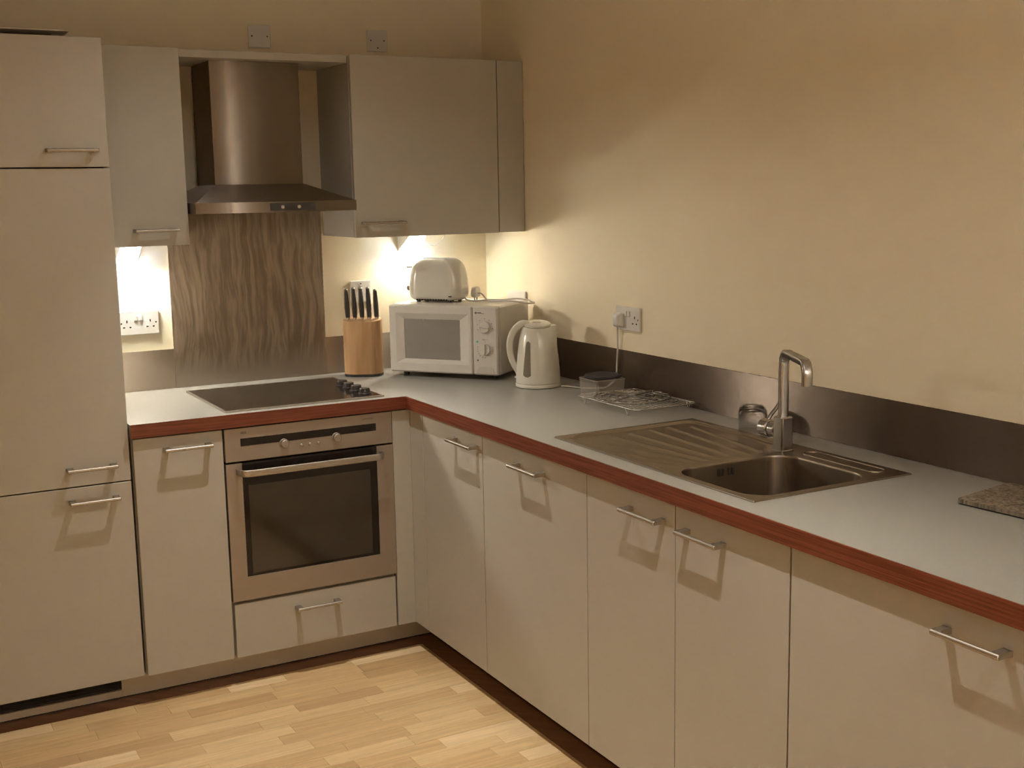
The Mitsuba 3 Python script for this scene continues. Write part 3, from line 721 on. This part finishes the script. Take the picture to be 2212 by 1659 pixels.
for i, s in enumerate((-.0545, -.0275, -.0005, .0270, .0545)):
    p = bc + vr * s + vf * .004; zt0 = 1.1247
    k = thing('kitchen_knife', ['black-handled knife at the left end of the knife block', 'black-handled knife, second from the left in the knife block', 'black-handled knife in the middle of the knife block',
               'black-handled knife, second from the right in the knife block', 'black-handled knife at the right end of the knife block'][i], 'knife', 'knives in the block')
    hgt = (.1150, .1200, .1200, .1200, .1120)[i]
    lean = -vr * .004
    zz = np.linspace(0, 1, 12)
    hwid = np.interp(zz, [0, .12, .45, .75, 1], [.0078, .0088, .0094, .0080, .0064]); hdep = hwid * 1.25
    pts = [p + lean * t + np.array([0, 0, zt0 + .006 + t * (hgt - .010)]) for t in zz]
    add('handle', tube(pts, 0, 16, flat=np.stack([hwid, hdep], 1), side=vr), 'm_black', k, smooth=50)
    add('bolster', tube([p + np.array([0, 0, zt0 - .0008]), p + np.array([0, 0, zt0 + .003]), p + np.array([0, 0, zt0 + .0065])], 0, 12, flat=(.0065, .011), side=vr), 'm_handle', k, smooth=50)
    e0 = pts[-1]
    add('end_cap', tube([e0 - np.array([0, 0, .0005]), e0 + np.array([0, 0, .0025]), e0 + np.array([0, 0, .0042])], 0, 16, flat=[(.0066, .0082), (.0060, .0075), (.0035, .005)], side=vr), 'm_handle', k, smooth=50, label='steel end cap')

# ------------------------------------------------------------------ microwave
MO = np.array([-.5215, -.2000, .9290])
e1, e2 = np.array([.6146, -.7888, 0]), np.array([.7888, .6146, 0])
e1 /= np.linalg.norm(e1); e2 = np.array([-e1[1], e1[0], 0]); ez = np.array([0, 0, 1.])
MW, MD, MH = .4460, .2930, .2535
MF = frame(e1, e2, ez, MO)         # local: x along the front, y into the depth, z up
def mloc(m): return placed(m, MF)
k = thing('microwave', 'white microwave oven standing diagonally in the corner', 'microwave')
px0, px1, pz0, pz1 = .0593, .2900, .0505, .2000      # window pane
outer = to_man(box(0, MW, .016, MD, 0, MH, .006)); cav = to_man(box(.040, .320, .0100, .250, .030, .222))
add('body', mloc(to_tm(outer - cav)), 'm_microwave', k)
DWID = .3455
# door: slab with a bevelled recess down to the pane
ox0, ox1, oz0, oz1 = .0295, .3300, .0340, .2235
slab = to_man(box(.0005, DWID - .001, -.006, .0155, .0015, MH - .0015, .005))
fru = trimesh.convex.convex_hull(np.array([(ox0, -.0061, oz0), (ox1, -.0061, oz0 + .002), (ox0, -.0061, oz1), (ox1, -.0061, oz1), (px0, .006, pz0), (px1, .006, pz0), (px0, .006, pz1), (px1, .006, pz1),
                                            (ox0, -.02, oz0), (ox1, -.02, oz0), (ox0, -.02, oz1), (ox1, -.02, oz1)]))
hole = to_man(box(px0, px1, .004, .03, pz0, pz1))
dk = add('door', mloc(to_tm(slab - to_man(fru) - hole)), 'm_microwave', k)
pane = trimesh.Trimesh([(px0, .0075, pz0), (px1, .0075, pz0), (px1, .0075, pz1), (px0, .0075, pz1)], [[0, 1, 2], [0, 2, 3]], process=False)
add('window', mloc(pane), 'm_screen', dk, label='grey mesh-screened window')
add('turntable', mloc(lathe([(0, 0), (.105, 0), (.118, .008), (.120, .009), (.117, .0065), (.104, .002), (0, .002)], 40, (.178, .135, .046))), 'm_white', k, smooth=30, label='round turntable plate')
cp_ = add('control_panel', mloc(box(DWID + .001, MW - .0005, -.006, .0155, .0015, MH - .0015, .005)), 'm_microwave', k)
def mdisc(u, z, r, y0, y1, b=.001, n=32): return mloc(cyl((u, y0, z), (u, y1, z), r, n, b))
D1, D2 = (.3960, .1790), (.3960, .0970)
for i, (u, z) in enumerate((D1, D2)):
    kn = add('dial', cat(mdisc(u, z, .0235, -.0058, -.0085), mdisc(u, z, .0215, -.008, -.0145, .0015)), 'm_microwave', cp_, smooth=30)
    th = math.radians(-8) if i == 0 else math.radians(90)
    gr = box(-.0195, .0195, -.0195, -.0140, -.0042, .0042, .002)
    R = trimesh.transformations.rotation_matrix(-th, (0, 1, 0)); gr.apply_transform(R); gr.apply_translation((u, 0, z))
    add('grip', mloc(gr), 'm_microwave', kn, smooth=30)
mk, mp = [], []
for a in np.radians([200, 165, 130, 90, 55, 25, -10]):
    u, z = D1[0] + .0305 * math.cos(a), D1[1] + .0305 * math.sin(a); mk.append(box(u - .0018, u + .0018, -.0064, -.0055, z - .0012, z + .0012))
for a in np.radians([165, 180, 195, 212, 230, 250, 270, 290, 310, 328, 345, 0, 18]):
    u, z = D2[0] + .0310 * math.cos(a), D2[1] + .0310 * math.sin(a); (mk if len(mk) < 14 else mp).append(box(u - .0019, u + .0019, -.0064, -.0055, z - .0010, z + .0010))
mk.append(box(D2[0] - .0006, D2[0] + .0006, -.0064, -.0055, D2[1] + .0255, D2[1] + .0300))
mk += [cyl((.3610, -.0055, .2300), (.3610, -.0064, .2300), .0042, 16), box(.3675, .3820, -.0064, -.0055, .2278, .2322), box(.3830, .3940, -.0064, -.0055, .2268, .2286)]
mk += [box(.3845, .3960, -.0064, -.0055, .1326, .1340), box(.3870, .3940, -.0064, -.0055, .1290, .1300), cyl((.3655, -.0055, .0560), (.3655, -.0064, .0560), .0034, 14)]
add('markings', mloc(cat(*mk)), 'm_print', cp_, label='small dark printed marks')
add('markings', mloc(cat(*mp)), 'm_print_pale', cp_)
add('markings', mloc(cat(box(.3965, .4090, -.0064, -.0055, .1324, .1340), box(.3600, .3640, -.0064, -.0055, .2060, .2075))), 'm_print_red', cp_, label='pale red printed marks')
add('lamp', mdisc(.3650, .1245, .0040, -.0055, -.0068, .0008, 16), 'm_green', cp_, label='green indicator dot')
bt = sg.Point(.3960, .0060).buffer(.036, quad_segs=16).intersection(sg.box(.36, .0065, .432, .0320))
bm = placed(prism(bt, 0, .0022), frame((1, 0, 0), (0, 0, 1), (0, -1, 0), (0, -.0055, 0)))
add('open_button', mloc(bm), 'm_mwframe', cp_)
for u, v in ((.035, .060), (MW - .045, .070), (.03, MD - .03), (MW - .03, MD - .03)):
    add('foot', mloc(cyl((u, v, -.0185), (u, v, .001), .011, 16)), 'm_black', k)

# ------------------------------------------------------------------ toaster on the microwave
MT = MO[2] + MH
tcn = MO + e1 * .1340 + e2 * .1560; tcn[2] = MT
TF = frame(e1, e2, ez, tcn)
k = thing('toaster', 'cream two-slice toaster standing on the microwave', 'toaster')
TL, TW, TZ0, TZH = .1110, .0640, .0085, .1665
lev = [(0, .86, .84), (.03, .93, .92), (.08, .975, .97), (.16, 1.0, 1.0), (.28, .995, 1.0), (.42, .98, .985), (.56, .96, .96), (.70, .925, .93), (.80, .885, .885), (.88, .82, .81), (.94, .735, .69), (.975, .64, .56), (.993, .55, .45), (1.0, .46, .37)]
rings = [rr_ring(0, 0, TL * a, TW * b, min(TW * b, .046) * .92, TZ0 + (TZH - TZ0) * f, 10) for f, a, b in lev]
tb = loft(rings)
slots = [box(-.056, .056, s - .0115, s + .0115, .12, .2) for s in (-.0205, .0205)]
tman = to_man(tb)
for s in slots: tman = tman - to_man(s)
add('body', placed(to_tm(tman), TF), 'm_toaster', k, smooth=35)
for s in (-.0205, .0205):
    add('slot', placed(box(-.0555, .0555, s - .0110, s + .0110, .1195, .1215), TF), 'm_dark_void', k, label='dark bread slot')
add('lever', placed(box(-.1330, -.0850, -.013, .013, .1270, .1345, .0030), TF), 'm_toaster', k, label='cream lever at the left end')
add('browning_knob', placed(cyl((-.100, 0, .050), (-.1350, 0, .050), .0105, 20, .003), TF), 'm_chrome', k, smooth=30, label='small chrome knob at the left end')
add('vents', placed(cat(*[box(x - .0016, x + .0016, -.0632, .0632, .0070, .0130) for x in np.linspace(-.065, .060, 12)]), TF), 'm_dark_void', k, label='dark vent slots along the bottom')
sm = [(x, -TW * np.interp(z, [0, .03, .08], [.84, .97, 1.0]) - .0003, z) for x, z in [(-.092, .034), (-.06, .0285), (-.02, .026), (.02, .0275), (.06, .031), (.09, .0355)]]
for x, y in ((-.07, -.035), (.07, -.035), (-.07, .035), (.07, .035)):
    add('foot', placed(cyl((x, y, .0003), (x, y, .012), .007, 14), TF), 'm_black', k)
add('cord_exit', placed(box(.070, .082, -.0655, -.0600, .022, .0255, .001), TF), 'm_black', k)
# plug on the microwave top, flex looping over the right side and back
pc = MO + e1 * .2660 + e2 * .2030; pc[2] = MT
pb = loft([rr_ring(0, 0, .0085, .0180, .004, .0145, 4), rr_ring(0, 0, .0105, .0220, .005, .018, 4), rr_ring(0, 0, .0110, .0230, .005, .040, 4), rr_ring(0, 0, .0090, .0180, .005, .052, 4)])
PFm = frame(e1, e2, ez, pc)
add('plug', placed(pb, PFm), 'm_white', k, smooth=40, label='white mains plug standing on its pins')
add('plug_pins', placed(cat(box(-.002, .002, -.013, -.008, .0004, .0165), box(-.002, .002, .008, .013, .0004, .0165)), PFm), 'm_chrome', k)
ct = MT + .0034
def on_mw(u, v, dz=0.0): q = MO + e1 * u + e2 * v; return (q[0], q[1], ct + dz)
flex = curve([on_mw(.2735, .203, .026), on_mw(.285, .203, .026), on_mw(.305, .192, .016), on_mw(.325, .180, .003), on_mw(.355, .165, .001), on_mw(.390, .155, .003), on_mw(.425, .150, .0045), on_mw(.462, .150, .002),
              on_mw(.497, .157, -.004), on_mw(.513, .178, -.005), on_mw(.500, .205, -.002), on_mw(.462, .222, .004), on_mw(.425, .226, .006), on_mw(.385, .215, .002), on_mw(.340, .208, .001),
              on_mw(.305, .185, .001), on_mw(.280, .155, .001), on_mw(.262, .143, .004), on_mw(.245, .150, .012)], 110)
add('flex', tube(flex, .0031, 8), 'm_white', k, smooth=True, label='white mains flex')

# ------------------------------------------------------------------ kettle
kc = np.array([-.1835, -.7250, H])
kr, kf = np.array([.874, -.485, 0]), np.array([-.485, -.874, 0])    # picture-right, towards the camera
kr /= np.linalg.norm(kr); kf /= np.linalg.norm(kf)
k = thing('kettle', 'cream jug kettle standing on its base in front of the microwave', 'kettle')
zp = [.0155, .022, .060, .100, .140, .170, .195, .212, .2165]
rp = [.0782, .0788, .0772, .0738, .0690, .0642, .0585, .0530, .0495]
add('base', lathe([(0, .0004), (.0760, .0004), (.0800, .003), (.0803, .011), (.0785, .0145), (0, .0145)], 56, kc), 'm_cream', k, smooth=30, label='round kettle base')
body = lathe([(0, zp[0])] + list(zip(rp, zp)) + [(0, zp[-1])], 72)
V = np.array(body.vertices); th = np.arctan2(V[:, 1], V[:, 0]); rad = np.hypot(V[:, 0], V[:, 1])
bump = np.exp(-(th / .22) ** 2) * np.clip((V[:, 2] - .150) / .062, 0, 1) ** 1.3 * .017 * (rad > .03)
V[:, 2] += .17 * V[:, 1] * np.clip((V[:, 2] - .165) / .05, 0, 1)
V[:, 0] += bump * np.cos(th); V[:, 1] += bump * np.sin(th); body.vertices = V
KF = frame(kr, -kf, ez, kc)       # local x = picture right
add('jug', placed(body, KF), 'm_cream', k, smooth=35, label='tapered jug with a spout at the right')
LT = KF @ trimesh.transformations.rotation_matrix(math.atan(.17), (1, 0, 0), (0, 0, .2165))
lid = add('lid', placed(lathe([(0, .2160), (.0440, .2160), (.0450, .2172), (.0478, .2185), (.0476, .2225), (.043, .2250), (.020, .2275), (0, .2280)], 48), LT), 'm_cream', k, smooth=25)
add('lid_tab', placed(trimesh.convex.convex_hull(np.array([(x, y, z) for x, z in ((-.020, .2265), (.018, .2265), (-.012, .2330), (.006, .2320)) for y in (-.008, .008)])), LT), 'm_cream', lid, smooth=25)
hpath = curve([(-.030, 0, .2215), (-.048, 0, .2245), (-.072, 0, .2110), (-.0910, 0, .1830), (-.0985, 0, .1500), (-.0965, 0, .1180), (-.0880, 0, .0880), (-.0760, 0, .0600), (-.0715, 0, .0480)], 40)
wd = np.interp(np.linspace(0, 1, 40), [0, .12, .5, .85, 1], [.017, .0165, .0145, .0135, .012]); tk = np.interp(np.linspace(0, 1, 40), [0, .12, .5, .85, 1], [.009, .0120, .0120, .0110, .007])
add('handle', placed(tube(hpath, 0, 18, flat=np.stack([wd, tk], 1), side=(0, 1, 0)), KF), 'm_cream', k, smooth=50)
# water gauge: a curved strip on the jug
A0 = math.radians(-90 - 31)
rows_ = []
for z in np.linspace(.042, .166, 20):
    f = (z - .042) / .124
    half = (.0160 - .0080 * f) * min(1, math.sqrt(max(0, 1 - max(0, (abs(f - .5) - .465) / .035) ** 2)) + .45)
    rr = np.interp(z, zp, rp) + .0008
    sh = A0 + .10 * (f - .5) * 0
    rows_.append([(rr * math.cos(sh + a), rr * math.sin(sh + a), z) for a in np.linspace(-half / rr, half / rr, 7)])
rows_ = np.array(rows_); n1, n2 = rows_.shape[:2]; ii = np.arange(n1 * n2).reshape(n1, n2)
q = np.stack([ii[:-1, :-1], ii[:-1, 1:], ii[1:, 1:], ii[1:, :-1]], -1).reshape(-1, 4)
gm = trimesh.Trimesh(rows_.reshape(-1, 3), np.vstack([q[:, [0, 1, 2]], q[:, [0, 2, 3]]]), process=False)
add('water_gauge', placed(gm, KF), 'm_gauge', k, smooth=True, label='dark see-through water gauge strip')
add('switch', placed(box(-.0830, -.0740, -.007, .007, .030, .036, .0015), KF), 'm_cream', k)
# kettle plug in the right-wall socket and its flex
pc2 = R2 + uy * -.0405 + np.array([-.0092, 0, -.006])
pl = loft([rr_ring(0, 0, .0215, .0240, .007, 0.0, 4), rr_ring(0, 0, .0225, .0250, .007, .006, 4), rr_ring(0, 0, .0210, .0235, .007, .018, 4), rr_ring(0, 0, .0120, .0160, .006, .026, 4)])
add('plug', placed(pl, frame(uy, ez, nx, pc2)), 'm_white', k, smooth=40, label='white mains plug')
px_, py_ = pc2[0], pc2[1]
fl2 = curve([(px_ - .010, py_ + .006, pc2[2] - .020), (-.016, py_ + .012, pc2[2] - .045), (-.012, py_ + .016, 1.06), (-.010, py_ + .024, 1.00), (-.012, -.960, .950), (-.018, -.935, .926), (-.034, -.925, .9150), (-.060, -.915, .9140), (-.085, -.890, .9138), (-.105, -.845, .9138), (-.130, -.795, .9138)], 70)
fl2[:, 2] = np.maximum(fl2[:, 2], H + .0034)
add('flex', tube(fl2, .0031, 8), 'm_white', k, smooth=True, label='white mains flex')
